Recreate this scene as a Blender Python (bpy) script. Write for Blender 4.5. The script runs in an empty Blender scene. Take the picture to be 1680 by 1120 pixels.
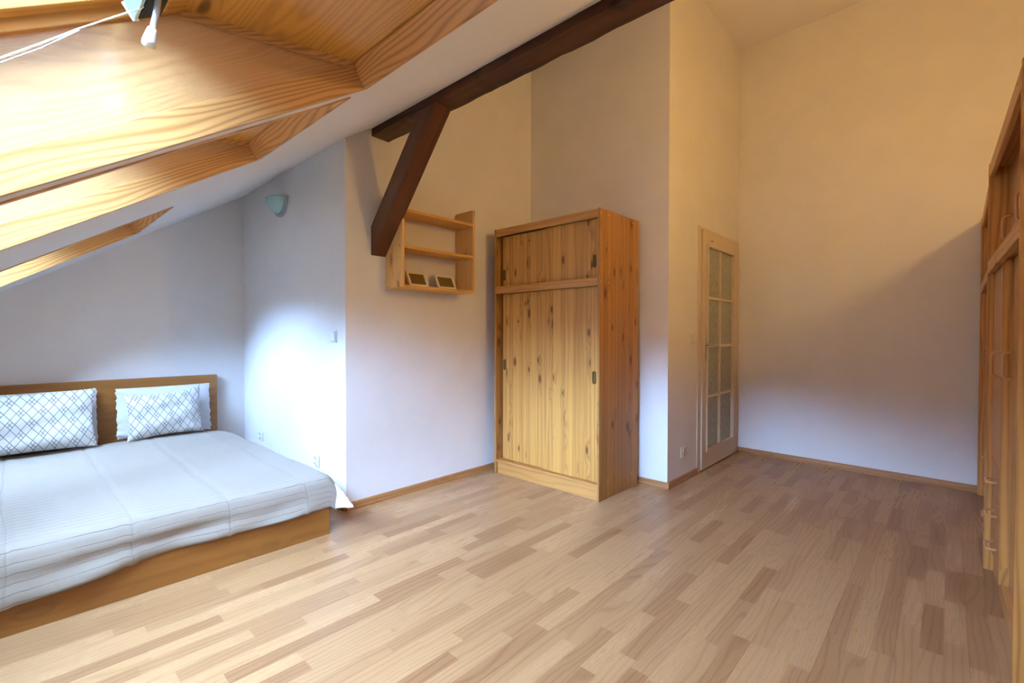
import bpy, math, random
from mathutils import Vector, Matrix
random.seed(7)
SC = bpy.context.scene
COL = SC.collection
R = math.radians

# ------------------------------------------------------------------ helpers
class Geo:
    """collects world-space vertices and faces of ONE mesh"""
    def __init__(s): s.v = []; s.f = []; s.uv = None; s.smooth = False
    def add(s, vs, fs):
        n = len(s.v); s.v += [tuple(map(float, p)) for p in vs]
        s.f += [tuple(i + n for i in f) for f in fs]; return s
    def box(s, x0, x1, y0, y1, z0, z1):
        vs = [(x0,y0,z0),(x1,y0,z0),(x1,y1,z0),(x0,y1,z0),(x0,y0,z1),(x1,y0,z1),(x1,y1,z1),(x0,y1,z1)]
        return s.add(vs, [(3,2,1,0),(4,5,6,7),(0,1,5,4),(1,2,6,5),(2,3,7,6),(3,0,4,7)])
    def prism(s, pts, d):
        """closed polygon pts (3D) swept by vector d"""
        n = len(pts); P = [Vector(p) for p in pts]; D = Vector(d)
        nrm = Vector((0,0,0))
        for i in range(n): nrm += P[i].cross(P[(i+1) % n])
        if nrm.dot(D) > 0: P = P[::-1]
        vs = P + [p + D for p in P]
        fs = [tuple(range(n)), tuple(range(2*n-1, n-1, -1))]
        for i in range(n):
            j = (i+1) % n; fs.append((i, i+n, j+n, j))
        return s.add(vs, fs)
    def plan(s, pts, z0, z1):
        return s.prism([(x, y, z0) for x, y in pts], (0, 0, z1 - z0))
    def tube(s, path, r, n=10, cap=True, closed=False):
        P = [Vector(p) for p in path]; m = len(P); rings = []
        rr = r if isinstance(r, (list, tuple)) else [r]*m
        up = None
        for i in range(m):
            if closed: t = P[(i+1) % m] - P[i-1]
            else: t = P[min(i+1, m-1)] - P[max(i-1, 0)]
            t.normalize()
            if up is None:
                up = Vector((0,0,1)) if abs(t.z) < .9 else Vector((1,0,0))
            a = t.cross(up).normalized(); b = a.cross(t).normalized(); up = b
            rings.append([P[i] + rr[i]*(a*math.cos(2*math.pi*k/n) + b*math.sin(2*math.pi*k/n)) for k in range(n)])
        vs = [p for g in rings for p in g]; fs = []
        for i in range(m if closed else m-1):
            j = (i+1) % m
            for k in range(n):
                l = (k+1) % n
                fs.append((i*n+k, i*n+l, j*n+l, j*n+k))
        if cap and not closed:
            fs.append(tuple(range(n-1, -1, -1))); fs.append(tuple((m-1)*n+k for k in range(n)))
        return s.add(vs, fs)
    def cyl(s, c, axis, r, h, n=20):
        c = Vector(c); a = Vector(axis).normalized()
        return s.tube([c, c + a*h], r, n)

ORG = [Vector((0,0,0))]
def obj(name, g, mat, parent=None, bevel=0.0, smooth=False, sub=0):
    me = bpy.data.meshes.new(name)
    o3 = ORG[0]
    me.from_pydata([(p[0]-o3.x, p[1]-o3.y, p[2]-o3.z) for p in g.v], [], g.f)
    if g.uv:
        uvl = me.uv_layers.new(name='UVMap')
        for li, l in enumerate(me.loops): uvl.data[li].uv = g.uv[l.vertex_index]
    me.materials.append(mat)
    if smooth:
        for p in me.polygons: p.use_smooth = True
    me.update()
    o = bpy.data.objects.new(name, me); COL.objects.link(o)
    if parent is not None: o.parent = parent
    else: o.location = o3
    if sub:
        m = o.modifiers.new('Subdivision', 'SUBSURF'); m.levels = sub; m.render_levels = sub
    if bevel:
        m = o.modifiers.new('Bevel', 'BEVEL'); m.width = bevel; m.segments = 2; m.limit_method = 'ANGLE'; m.angle_limit = R(40)
        if hasattr(m, 'harden_normals'): pass
    return o
def tag(o, label=None, cat=None, group=None, kind=None):
    if label: o['label'] = label
    if cat: o['category'] = cat
    if group: o['group'] = group
    if kind: o['kind'] = kind
    return o
def thing(name, loc, label=None, cat=None, group=None, kind=None, rz=0.0, local=False):
    o = bpy.data.objects.new(name, None); COL.objects.link(o)
    o.empty_display_size = .05
    o.location = loc; o.rotation_euler = (0, 0, rz)
    tag(o, label, cat, group, kind)
    ORG[0] = Vector((0,0,0)) if local else Vector(loc)
    return o
def single(name, g, mat, label, cat, group=None, **k):
    """a thing that is one mesh, origin at the bottom centre of its bounds"""
    xs = [p[0] for p in g.v]; ys = [p[1] for p in g.v]; zs = [p[2] for p in g.v]
    ORG[0] = Vector(((min(xs)+max(xs))/2, (min(ys)+max(ys))/2, min(zs)))
    o = obj(name, g, mat, **k); tag(o, label, cat, group); ORG[0] = Vector((0,0,0)); return o
def struct(name, g, mat, **k):
    ORG[0] = Vector((0,0,0))
    o = obj(name, g, mat, **k); o['kind'] = 'structure'; return o
def copy_tree(o, parent=None):
    c = o.copy(); COL.objects.link(c)
    if parent is not None: c.parent = parent
    for ch in list(o.children): copy_tree(ch, c)
    return c

# ------------------------------------------------------------------ node helpers
class NT:
    def __init__(s, name):
        s.m = bpy.data.materials.new(name); s.m.use_nodes = True
        s.t = s.m.node_tree; s.t.nodes.clear()
        s.out = s.n('ShaderNodeOutputMaterial')
    def n(s, ty, **k):
        nd = s.t.nodes.new(ty)
        for a, b in k.items(): setattr(nd, a, b)
        return nd
    def set(s, sock, v):
        if hasattr(v, 'is_output') or isinstance(v, bpy.types.NodeSocket): s.t.links.new(v, sock)
        else: sock.default_value = v
    def math(s, op, a, b=None, c=None, clamp=False):
        nd = s.n('ShaderNodeMath', operation=op); nd.use_clamp = clamp
        s.set(nd.inputs[0], a)
        if b is not None: s.set(nd.inputs[1], b)
        if c is not None: s.set(nd.inputs[2], c)
        return nd.outputs[0]
    def dot(s, v, d):
        nd = s.n('ShaderNodeVectorMath', operation='DOT_PRODUCT'); s.set(nd.inputs[0], v); nd.inputs[1].default_value = d
        return nd.outputs['Value']
    def comb(s, x, y, z):
        nd = s.n('ShaderNodeCombineXYZ')
        for i, q in enumerate((x, y, z)): s.set(nd.inputs[i], q)
        return nd.outputs[0]
    def noise(s, vec, scale=5, detail=3, rough=.5, dist=0, dims='3D'):
        nd = s.n('ShaderNodeTexNoise', noise_dimensions=dims); s.set(nd.inputs['Vector'], vec)
        nd.inputs['Scale'].default_value = scale; nd.inputs['Detail'].default_value = detail
        nd.inputs['Roughness'].default_value = rough; nd.inputs['Distortion'].default_value = dist
        return nd.outputs['Fac'], nd.outputs['Color']
    def voro(s, vec, scale=5, feature='F1', dims='3D', rnd=1.0):
        nd = s.n('ShaderNodeTexVoronoi', feature=feature, voronoi_dimensions=dims); s.set(nd.inputs['Vector'], vec)
        nd.inputs['Scale'].default_value = scale; nd.inputs['Randomness'].default_value = rnd
        return nd.outputs['Distance'], nd.outputs['Color']
    def white(s, vec, dims='2D'):
        nd = s.n('ShaderNodeTexWhiteNoise', noise_dimensions=dims)
        s.set(nd.inputs['W' if dims == '1D' else 'Vector'], vec); return nd.outputs['Value'], nd.outputs['Color']
    def ramp(s, f, lo, hi, a=0.0, b=1.0):
        nd = s.n('ShaderNodeMapRange'); nd.interpolation_type = 'SMOOTHSTEP'
        s.set(nd.inputs[0], f)
        for i, q in enumerate((lo, hi, a, b)): s.set(nd.inputs[i+1], q)
        return nd.outputs[0]
    def mix(s, f, a, b, mode='MIX'):
        nd = s.n('ShaderNodeMix', data_type='RGBA', blend_type=mode)
        s.set(nd.inputs[0], f); s.set(nd.inputs[6], c4(a)); s.set(nd.inputs[7], c4(b)); return nd.outputs[2]
    def bsdf(s, color, rough=.5, bump=None, bstr=.2, bdist=.002, spec=.5, metal=0., coat=0., **k):
        b = s.n('ShaderNodeBsdfPrincipled'); s.set(b.inputs['Base Color'], c4(color)); s.set(b.inputs['Roughness'], rough)
        b.inputs['Specular IOR Level'].default_value = spec; b.inputs['Metallic'].default_value = metal
        b.inputs['Coat Weight'].default_value = coat; b.inputs['Coat Roughness'].default_value = .22; b.inputs['Coat IOR'].default_value = 2.2 if coat > .9 else 1.5
        for a, q in k.items(): s.set(b.inputs[a.replace('_', ' ')], q)
        if bump is not None:
            bn = s.n('ShaderNodeBump'); bn.inputs['Strength'].default_value = bstr; bn.inputs['Distance'].default_value = bdist
            s.set(bn.inputs['Height'], bump); s.t.links.new(bn.outputs[0], b.inputs['Normal'])
        s.t.links.new(b.outputs[0], s.out.inputs[0]); return s.m
    def obc(s): return s.n('ShaderNodeTexCoord').outputs['Object']
def c4(c):
    if isinstance(c, (tuple, list)) and len(c) == 3: return (c[0], c[1], c[2], 1.0)
    return c
def srgb(r, g, b):
    f = lambda c: (c/255/12.92) if c/255 <= .04045 else ((c/255+.055)/1.055)**2.4
    return (f(r), f(g), f(b))

def wood(name, light, dark, along=(0,0,1), across=(1,1,0), plank=None, groove=.5, knots=1.0, knot_scale=7.0,
         knot_gate=.5, knot_r=.13, ring=14.0, ringamp=3.0, ringmix=.45, fibre=.35, rough=.4, spec=.5, coat=0.0,
         knotcol=None, seed=0.0, tint=.25, bstr=.15, plump=.38, patch=.5):
    t = NT(name); P = t.obc()
    l = t.dot(P, along); a = t.dot(P, across)
    l = t.math('ADD', l, seed*3.17); a = t.math('ADD', a, 5.0 + seed*1.31)
    line = None; tv = None
    if plank:
        pa = t.math('DIVIDE', a, plank); idx = t.math('FLOOR', pa); fr = t.math('FRACT', pa)
        tv, tc = t.white(t.comb(idx, seed, 0), '2D')
        l = t.math('ADD', l, t.math('MULTIPLY', tv, 9.0))
        e = t.math('MINIMUM', fr, t.math('SUBTRACT', 1.0, fr))
        line = t.ramp(e, 0.0, .07, 1.0, 0.0)
    # knots
    kv = t.comb(a, t.math('MULTIPLY', l, plump), 0)
    kd, kc = t.voro(kv, knot_scale, dims='2D')
    sep = t.n('ShaderNodeSeparateColor'); t.t.links.new(kc, sep.inputs[0])
    gate = t.ramp(sep.outputs[0], knot_gate, knot_gate+.02, 1.0, 0.0)
    size = t.math('MULTIPLY_ADD', sep.outputs[1], knot_r*.8, knot_r*.5)
    nz, _ = t.noise(t.comb(t.math('MULTIPLY', a, 40), seed, t.math('MULTIPLY', l, 25)), 1, 2)
    kd2 = t.math('ADD', kd, t.math('MULTIPLY', t.math('SUBTRACT', nz, .5), .05))
    kn = t.math('MULTIPLY', t.math('MULTIPLY', gate, knots), t.ramp(t.math('DIVIDE', kd2, size), .35, 1.0, 1.0, 0.0))
    halo = t.math('MULTIPLY', gate, t.ramp(t.math('DIVIDE', kd2, size), .6, 3.2, 1.0, 0.0))
    # annual rings
    n1, _ = t.noise(t.comb(t.math('MULTIPLY', a, 6.0), seed, t.math('MULTIPLY', l, .9)), 1, 2, .5)
    ph = t.math('ADD', t.math('MULTIPLY', a, ring*6.28), t.math('MULTIPLY', n1, ringamp*6.28))
    ph = t.math('ADD', ph, t.math('MULTIPLY', halo, 7.0))
    sn = t.math('MULTIPLY_ADD', t.math('SINE', ph), .5, .5)
    sn = t.math('POWER', sn, 2.2)
    # fibres
    n2, _ = t.noise(t.comb(t.math('MULTIPLY', a, 260.0), seed, t.math('MULTIPLY', l, 5.0)), 1, 3, .6)
    n3, _ = t.noise(t.comb(t.math('MULTIPLY', a, 22.0), seed, t.math('MULTIPLY', l, 1.2)), 1, 2, .5)
    f = t.math('MULTIPLY', sn, ringmix)
    f = t.math('ADD', f, t.math('MULTIPLY', t.math('SUBTRACT', n2, .35), fibre))
    f = t.math('ADD', f, t.math('MULTIPLY', t.math('SUBTRACT', n3, .5), patch))
    if tv is not None: f = t.math('ADD', f, t.math('MULTIPLY', t.math('SUBTRACT', tv, .5), tint*1.6))
    f = t.math('ADD', f, t.math('MULTIPLY', halo, .18))
    if line is not None: f = t.math('ADD', f, t.math('MULTIPLY', line, groove))
    f = t.math('MAXIMUM', t.math('MINIMUM', f, 1.0), 0.0)
    col = t.mix(f, light, dark)
    kcol = knotcol or tuple(q*.35 for q in dark)
    col = t.mix(t.math('MULTIPLY', kn, .85), col, kcol)
    rg = t.math('MULTIPLY_ADD', f, .12, rough-.04)
    return t.bsdf(col, rg, bump=f, bstr=bstr, bdist=.001, spec=spec, coat=coat)

def plain(name, col, rough=.5, metal=0., spec=.5, bumpscale=None, bstr=.1, var=.0, **k):
    t = NT(name); P = t.obc()
    c = col
    bump = None
    if bumpscale:
        bump, _ = t.noise(P, bumpscale, 4, .6)
    if var:
        v, _ = t.noise(P, 3.0, 3, .6)
        c = t.mix(t.ramp(v, .35, .65), tuple(q*(1-var) for q in col), col)
    return t.bsdf(c, rough, bump=bump, bstr=bstr, metal=metal, spec=spec, **k)

# ------------------------------------------------------------------ materials
PLASTER = plain('wall_plaster', (.80, .785, .775), .9, spec=.2, bumpscale=120, bstr=.12, var=.035)
CEILP = plain('ceiling_plaster', (.82, .80, .785), .9, spec=.2, bumpscale=90, bstr=.08, var=.02)
SL = (0, math.cos(.5735), math.sin(.5735)); NRM = (0, -math.sin(.5735), math.cos(.5735))
PINE_L = srgb(216, 168, 110); PINE_D = srgb(154, 98, 46)
SKY_SIDE = wood('skylight_pine_side', PINE_L, PINE_D, SL, (1, NRM[1], NRM[2]), ring=45, ringamp=12, ringmix=.26, fibre=.3,
                knot_scale=4.5, knot_gate=.25, knot_r=.09, rough=.3, coat=1.0, spec=.9, seed=1, knotcol=srgb(110,66,28))
SKY_END = wood('skylight_pine_end', srgb(216, 158, 70), srgb(160, 100, 34), (1,0,0), (0,1,.4), ring=40, ringamp=12, ringmix=.32, fibre=.3,
               knot_scale=4.5, knot_gate=.3, knot_r=.07, rough=.38, coat=.2, seed=2)
SKY_CASE_E = wood('skylight_pine_casing_end', srgb(206, 144, 76), srgb(128, 74, 32), (1,0,0), NRM, ring=70, ringamp=12, ringmix=.55, fibre=.2,
                  knot_scale=4, knot_gate=.15, knot_r=.05, rough=.4, coat=.2, seed=3)
SKY_CASE_S = wood('skylight_pine_casing_side', srgb(214, 162, 98), srgb(136, 82, 38), SL, (1, NRM[1], NRM[2]), ring=70, ringamp=12, ringmix=.55, fibre=.2,
                  knot_scale=4, knot_gate=.15, knot_r=.05, rough=.35, coat=.3, seed=4)
SASH = wood('sash_pine', srgb(214, 152, 66), srgb(150, 92, 30), SL, (1, NRM[1], NRM[2]), ring=40, ringmix=.3, knots=0, rough=.45, seed=5)
WPK = dict(plank=.036, groove=.5, knot_scale=9.0, knot_gate=.42, knot_r=.16, ring=30, ringamp=2.5, ringmix=.28, fibre=.3, rough=.42, spec=.45, plump=.42,
           knotcol=srgb(96, 50, 24), tint=.22)
WARD = wood('knotty_pine_foil', srgb(212, 156, 82), srgb(134, 84, 34), seed=6, **WPK)
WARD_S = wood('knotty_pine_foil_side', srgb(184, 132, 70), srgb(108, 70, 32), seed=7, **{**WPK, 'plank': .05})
WARD_H = wood('pine_foil_rail', srgb(204, 148, 82), srgb(148, 96, 46), (1,0,0), (0,1,1), ring=30, ringamp=5, ringmix=.3, knots=.4, knot_gate=.1, knot_scale=5, rough=.42, seed=8)
CAB = wood('knotty_pine_cabinet', srgb(208, 148, 78), srgb(136, 86, 40), seed=9, ring=45, ringamp=4, ringmix=.5, fibre=.35, knot_scale=8, knot_gate=.22, knot_r=.17,
           rough=.42, knotcol=srgb(84, 44, 18), plump=.45)
CAB_R = wood('knotty_pine_cabinet_rail', srgb(198, 144, 86), srgb(146, 96, 50), (0,1,0), (1,0,1), ring=45, ringamp=3, ringmix=.35, knot_gate=.08, knot_scale=6, rough=.42, seed=10)
CAB_D = wood('pine_cabinet_door', srgb(192, 142, 94), srgb(148, 100, 60), seed=11, ring=40, ringamp=3, ringmix=.25, fibre=.3, knots=0, rough=.4)
SHELF = wood('shelf_pine', srgb(226, 176, 104), srgb(186, 130, 60), (0,0,1), (1,1,0), ring=35, ringamp=3, ringmix=.3, fibre=.3, knot_scale=9, knot_gate=.3, knot_r=.18, rough=.45,
             knotcol=srgb(140, 84, 40), seed=12)
SHELF_H = wood('shelf_pine_board', srgb(220, 166, 84), srgb(176, 118, 48), (0,1,0), (1,0,1), ring=45, ringamp=3, ringmix=.3, fibre=.3, knot_scale=7, knot_gate=.15, knot_r=.1, rough=.45,
             knotcol=srgb(130, 76, 36), seed=13)
BEAM = wood('dark_stained_beam', srgb(92, 50, 25), srgb(20, 11, 7), (1,0,0), (0,1,1), ring=9, ringamp=4, ringmix=.35, fibre=.9, patch=2.2, knot_scale=4, knot_gate=.4, knot_r=.1, rough=.5, seed=14, bstr=.5)
BRACE = wood('dark_stained_brace', srgb(96, 53, 28), srgb(22, 12, 8), (.67,0,.74), (-.74,1,.67), ring=9, ringamp=4, ringmix=.35, fibre=.9, patch=1.8, knot_scale=4, knot_gate=.4, knot_r=.1, rough=.45, seed=15, bstr=.5)
OAK_H = wood('oak_veneer', srgb(152, 100, 44), srgb(98, 60, 22), (0,1,0), (1,0,1), ring=14, ringamp=2, ringmix=.2, fibre=.75, knots=0, rough=.42, seed=16)
SKIRT_Y = wood('skirting_y', srgb(172, 122, 76), srgb(132, 86, 48), (0,1,0), (1,0,1), ring=30, ringmix=.3, knots=0, rough=.35, seed=17)
SKIRT_X = wood('skirting_x', srgb(172, 122, 76), srgb(132, 86, 48), (1,0,0), (0,1,1), ring=30, ringmix=.3, knots=0, rough=.35, seed=18)
DOORP = plain('door_paint', srgb(214, 196, 168), .35, bumpscale=60, bstr=.04)
METAL = plain('brushed_steel', (.55, .55, .55), .3, metal=1.)
CREAM = plain('cream_plastic', srgb(226, 214, 190), .35)
WHITEP = plain('white_plastic', srgb(232, 240, 238), .3)
DARK = plain('dark_hole', (.02, .02, .02), .7)
SLOT = plain('slot_grey', (.12, .13, .14), .6)
TAN = plain('tan_plastic_handle', srgb(194, 150, 102), .35)
BRASS = plain('aged_brass_pull', srgb(128, 92, 44), .4, metal=.4)
CAPM = plain('pale_screw_cap', srgb(230, 206, 150), .5)
BLACK = plain('black_pleated_fabric', (.012, .014, .018), .7)
TEAL = plain('aluminium_profile', srgb(170, 205, 205), .25, metal=.6)
SCONCE = plain('pale_green_glass', srgb(168, 206, 206), .2, coat=.6)
CHROME = plain('chrome_rim', srgb(190, 205, 210), .15, metal=.9)
FRAMEW = plain('white_frame', srgb(236, 232, 224), .4)
BACKC = plain('olive_backing_card', srgb(112, 88, 34), .6, bumpscale=300, bstr=.2)
CORD = plain('white_cord', srgb(240, 240, 240), .5)
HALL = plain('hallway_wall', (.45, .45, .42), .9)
MATT = plain('mattress_ticking', (.78, .80, .84), .9, bumpscale=200)

def floor_mat():
    t = NT('beech_laminate'); P = t.obc()
    x = t.dot(P, (1,0,0)); y = t.dot(P, (0,1,0))
    W = .0645
    ax = t.math('DIVIDE', t.math('ADD', x, 10.0), W); row = t.math('FLOOR', ax); fx = t.math('FRACT', ax)
    rv, _ = t.white(row, '1D')
    Ls = t.math('MULTIPLY_ADD', rv, .14, .36)
    ay = t.math('DIVIDE', t.math('ADD', t.math('ADD', y, 20.0), t.math('MULTIPLY', rv, 7.3)), Ls)
    cell = t.math('FLOOR', ay); fy = t.math('FRACT', ay)
    v, vc = t.white(t.comb(row, cell, 0), '2D')
    sep = t.n('ShaderNodeSeparateColor'); t.t.links.new(vc, sep.inputs[0])
    # grain in each block, moved by a random offset
    gx = t.math('ADD', x, t.math('MULTIPLY', sep.outputs[0], 13.0)); gy = t.math('ADD', y, t.math('MULTIPLY', sep.outputs[1], 29.0))
    n1, _ = t.noise(t.comb(t.math('MULTIPLY', gx, 8.0), t.math('MULTIPLY', gy, 1.3), 0), 1, 1.0, .4)
    amp = t.math('MULTIPLY_ADD', sep.outputs[2], 8.0, 2.0)
    ph = t.math('ADD', t.math('MULTIPLY', n1, t.math('MULTIPLY', amp, 6.28)), t.math('MULTIPLY', gx, 250.0))
    sn = t.math('POWER', t.math('MULTIPLY_ADD', t.math('SINE', ph), .5, .5), 5.0)
    n2, _ = t.noise(t.comb(t.math('MULTIPLY', gx, 320.0), t.math('MULTIPLY', gy, 9.0), 0), 1, 3, .6)
    n3, _ = t.noise(t.comb(t.math('MULTIPLY', gx, 700.0), t.math('MULTIPLY', gy, 60.0), 0), 1, 2, .6)
    f = t.math('ADD', t.math('MULTIPLY', sn, .19), t.math('MULTIPLY', t.math('SUBTRACT', n2, .4), .35))
    f = t.math('ADD', f, t.math('MULTIPLY', t.math('SUBTRACT', n3, .5), .22))
    tt = t.math('POWER', v, 1.6)
    f = t.math('ADD', f, t.math('MULTIPLY', tt, .5))
    f = t.math('MAXIMUM', t.math('MINIMUM', f, 1.0), 0.0)
    col = t.mix(f, srgb(182, 144, 104), srgb(112, 66, 36))
    # joints: three-strip boards 0.1935 wide, faint darker seam
    bx = t.math('FRACT', t.math('DIVIDE', t.math('ADD', x, 10.0), W*3))
    e = t.math('MINIMUM', bx, t.math('SUBTRACT', 1.0, bx))
    seam = t.ramp(e, 0.0, .008, 1.0, 0.0)
    e2 = t.math('MINIMUM', fx, t.math('SUBTRACT', 1.0, fx)); e3 = t.math('MINIMUM', fy, t.math('SUBTRACT', 1.0, fy))
    s2 = t.math('MAXIMUM', t.ramp(e2, 0, .012, 1, 0), t.ramp(e3, 0, .003, 1, 0))
    col = t.mix(t.math('MULTIPLY', s2, .12), col, srgb(150, 100, 58))
    col = t.mix(t.math('MULTIPLY', seam, .6), col, srgb(110, 70, 40))
    return t.bsdf(col, t.math('MULTIPLY_ADD', f, .08, .27), bump=t.math('SUBTRACT', f, seam), bstr=.06, bdist=.001, spec=.4)
FLOOR = floor_mat()

def cover_mat():
    t = NT('striped_linen_cover'); tc = t.n('ShaderNodeTexCoord'); uv = tc.outputs['UV']; P = tc.outputs['Object']
    a = t.dot(uv, (1,0,0)); b = t.dot(uv, (0,1,0))   # metres along the bed / across the bed
    nz, _ = t.noise(t.comb(t.math('MULTIPLY', a, 1.3), t.math('MULTIPLY', b, 1.6), 0), 1, 2)
    a2 = t.math('ADD', a, t.math('MULTIPLY', t.math('SUBTRACT', nz, .5), .04))
    fr = t.math('FRACT', t.math('DIVIDE', a2, .046))
    wv, _ = t.noise(t.comb(t.math('MULTIPLY', a, 3), t.math('MULTIPLY', b, 9.0), 3.3), 1, 2)
    line = t.math('MULTIPLY', t.ramp(t.math('ABSOLUTE', t.math('SUBTRACT', fr, .5)), 0.0, .05, 1.0, 0.0), t.ramp(wv, .3, .55, .25, 1.0))
    sb = t.math('ADD', b, t.math('MULTIPLY', t.math('SUBTRACT', nz, .5), .05))
    fs = t.math('FRACT', t.math('DIVIDE', t.math('ADD', sb, .197), .37))
    seam = t.ramp(t.math('ABSOLUTE', t.math('SUBTRACT', fs, .5)), 0.0, .013, 1.0, 0.0)
    wx, _ = t.noise(P, 320, 2, .6); wr, _ = t.noise(P, 7.0, 3, .55, .6)
    col = t.mix(t.math('MULTIPLY', line, .75), srgb(156, 149, 141), srgb(66, 63, 66))
    col = t.mix(t.math('MULTIPLY', seam, .25), col, srgb(140, 138, 140))
    h = t.math('SUBTRACT', t.math('ADD', t.math('MULTIPLY', wx, .12), t.math('MULTIPLY', wr, 1.4)), t.math('ADD', t.math('MULTIPLY', line, .5), t.math('MULTIPLY', seam, .9)))
    return t.bsdf(col, .85, bump=h, bstr=.5, bdist=.004, spec=.2, Sheen_Weight=.15)
COVER = cover_mat()

def pillow_pattern():
    t = NT('diamond_lattice_cotton'); tc = t.n('ShaderNodeTexCoord'); uv = tc.outputs['UV']; P = tc.outputs['Object']
    nx, nc = t.noise(P, 5.0, 2)
    u = t.dot(uv, (1,0,0)); v = t.dot(uv, (0,1,0))
    u = t.math('ADD', u, t.math('MULTIPLY', t.math('SUBTRACT', nx, .5), .02))
    per = .086; w = .46
    p = t.math('FRACT', t.math('DIVIDE', t.math('ADD', t.math('MULTIPLY', u, .82), t.math('MULTIPLY', v, .57)), per))
    q = t.math('FRACT', t.math('DIVIDE', t.math('SUBTRACT', t.math('ADD', t.math('MULTIPLY', u, .82), 3.0), t.math('MULTIPLY', v, .57)), per))
    def ln(c, at):
        d = t.math('ABSOLUTE', t.math('SUBTRACT', c, at))
        return t.ramp(d, .012, .032, 1.0, 0.0)
    inp = t.math('LESS_THAN', p, w); inq = t.math('LESS_THAN', q, w)
    lp = t.math('MAXIMUM', ln(p, .02), ln(p, w)); lq = t.math('MAXIMUM', ln(q, .02), ln(q, w))
    cp = t.math('MULTIPLY', t.math('MAXIMUM', ln(p, w/2), ln(q, w/2)), t.math('MULTIPLY', inp, inq))
    L = t.math('MAXIMUM', t.math('MAXIMUM', lp, lq), cp)
    col = t.mix(t.math('MULTIPLY', L, .95), srgb(194, 194, 192), srgb(84, 92, 100))
    wr, _ = t.noise(P, 11, 3, .5, .9); wx, _ = t.noise(P, 350, 2)
    return t.bsdf(col, .85, bump=t.math('ADD', t.math('MULTIPLY', wx, .1), wr), bstr=.7, bdist=.008, spec=.2, Sheen_Weight=.1)
PATT = pillow_pattern()
def cotton(name, col, sc=9.0):
    t = NT(name); P = t.obc()
    wr, _ = t.noise(P, sc, 3, .5, .8); wx, _ = t.noise(P, 300, 2)
    return t.bsdf(col, .85, bump=t.math('ADD', t.math('MULTIPLY', wx, .1), wr), bstr=.5, bdist=.005, spec=.2, Sheen_Weight=.1)
WCOT = cotton('white_cotton', srgb(204, 204, 210))
QUILT = cotton('white_quilt', srgb(222, 222, 230), 16)

def glass_mat(name, tintc=(.96, .98, 1.0), refl=.06):
    t = NT(name)
    tr = t.n('ShaderNodeBsdfTransparent'); tr.inputs[0].default_value = c4(tintc)
    gl = t.n('ShaderNodeBsdfGlossy'); gl.inputs['Roughness'].default_value = .02
    fz = t.n('ShaderNodeFresnel'); fz.inputs[0].default_value = 1.45
    mx = t.n('ShaderNodeMixShader'); t.t.links.new(fz.outputs[0], mx.inputs[0]); t.t.links.new(tr.outputs[0], mx.inputs[1]); t.t.links.new(gl.outputs[0], mx.inputs[2])
    t.t.links.new(mx.outputs[0], t.out.inputs[0]); return t.m
GLASS = glass_mat('window_glass')
def obscure():
    t = NT('ornamental_glass'); P = t.obc()
    n, _ = t.noise(t.comb(t.dot(P, (0,160,0)), 0, t.dot(P, (0,0,22))), 1, 3, .6)
    c = t.mix(t.ramp(n, .35, .65), srgb(150, 154, 136), srgb(196, 198, 180))
    return t.bsdf(c, .22, bump=n, bstr=.5, bdist=.003, Transmission_Weight=.15, spec=.6)
OBSC = obscure()
CLEAR = NT('clear_plastic').bsdf((.9, .95, 1.0), .12, Transmission_Weight=.7)

# ------------------------------------------------------------------ camera
f, yaw, pitch, roll = 772.586, .748323, .0141311, .00117894
H = 1.12
F = Vector((-math.sin(yaw)*math.cos(pitch), math.cos(yaw)*math.cos(pitch), -math.sin(pitch)))
RT = Vector((math.cos(yaw), math.sin(yaw), 0)); UP = RT.cross(F)
c_, s_ = math.cos(roll), math.sin(roll)
RT, UP = c_*RT + s_*UP, c_*UP - s_*RT
cam = bpy.data.cameras.new('camera'); cam.sensor_width = 36; cam.sensor_fit = 'HORIZONTAL'; cam.lens = f/1680*36
cam.clip_start = .02
co = bpy.data.objects.new('camera', cam); COL.objects.link(co)
co.matrix_world = Matrix(((RT.x, UP.x, -F.x, 0), (RT.y, UP.y, -F.y, 0), (RT.z, UP.z, -F.z, H), (0,0,0,1)))
SC.camera = co

# ------------------------------------------------------------------ room shell
TH = .5735; TN = math.tan(TH); Z0 = 1.410; ZF = 3.82
XL, XS, XD, XR = -4.66, -2.80, -1.49, .70
YL, YW, YB = 1.467, 3.265, 4.795
YK = -1.30
YF = (ZF - Z0)/TN
def zc(y): return Z0 + TN*y
struct('floor', Geo().box(XL-.15, XR+.15, YK-.15, 5.0, -.12, 0), FLOOR)
T = .13
def yz_wall(x0, x1, y0, y1):
    """wall slab lying along y whose top follows the sloping and flat ceiling"""
    pts = [(x0, y0, 0), (x0, y1, 0)]
    top = lambda y: min(zc(y), ZF) + .02
    pts.append((x0, y1, top(y1)))
    if y0 < YF < y1: pts.append((x0, YF, top(YF)))
    pts.append((x0, y0, top(y0)))
    return Geo().prism(pts, (x1-x0, 0, 0))
def x_wall(x0, x1, y0, y1, z1): return Geo().box(x0, x1, y0, y1, 0, z1)
struct('wall_left', yz_wall(XL-T, XL, YK, YL+T), PLASTER)
struct('wall_alcove', x_wall(XL, XS-T, YL, YL+T, zc(YL)+.03).plan([(XS-T, YL), (XS, YL), (XS-T, YL+T)], 0, zc(YL)+.03), PLASTER)
g = Geo()
zt = lambda y: min(zc(y), ZF)+.03
P1 = [(XS, YL), (XS, YW), (XS-T, YW+T), (XS-T, YL+T)]
vs = [(x, y, 0) for x, y in P1] + [(x, y, zt(y)) for x, y in P1]
g.add(vs, [(3,2,1,0), (4,5,6,7), (0,1,5,4), (1,2,6,5), (2,3,7,6), (3,0,4,7)])
struct('wall_shelf_side', g, PLASTER)
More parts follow.
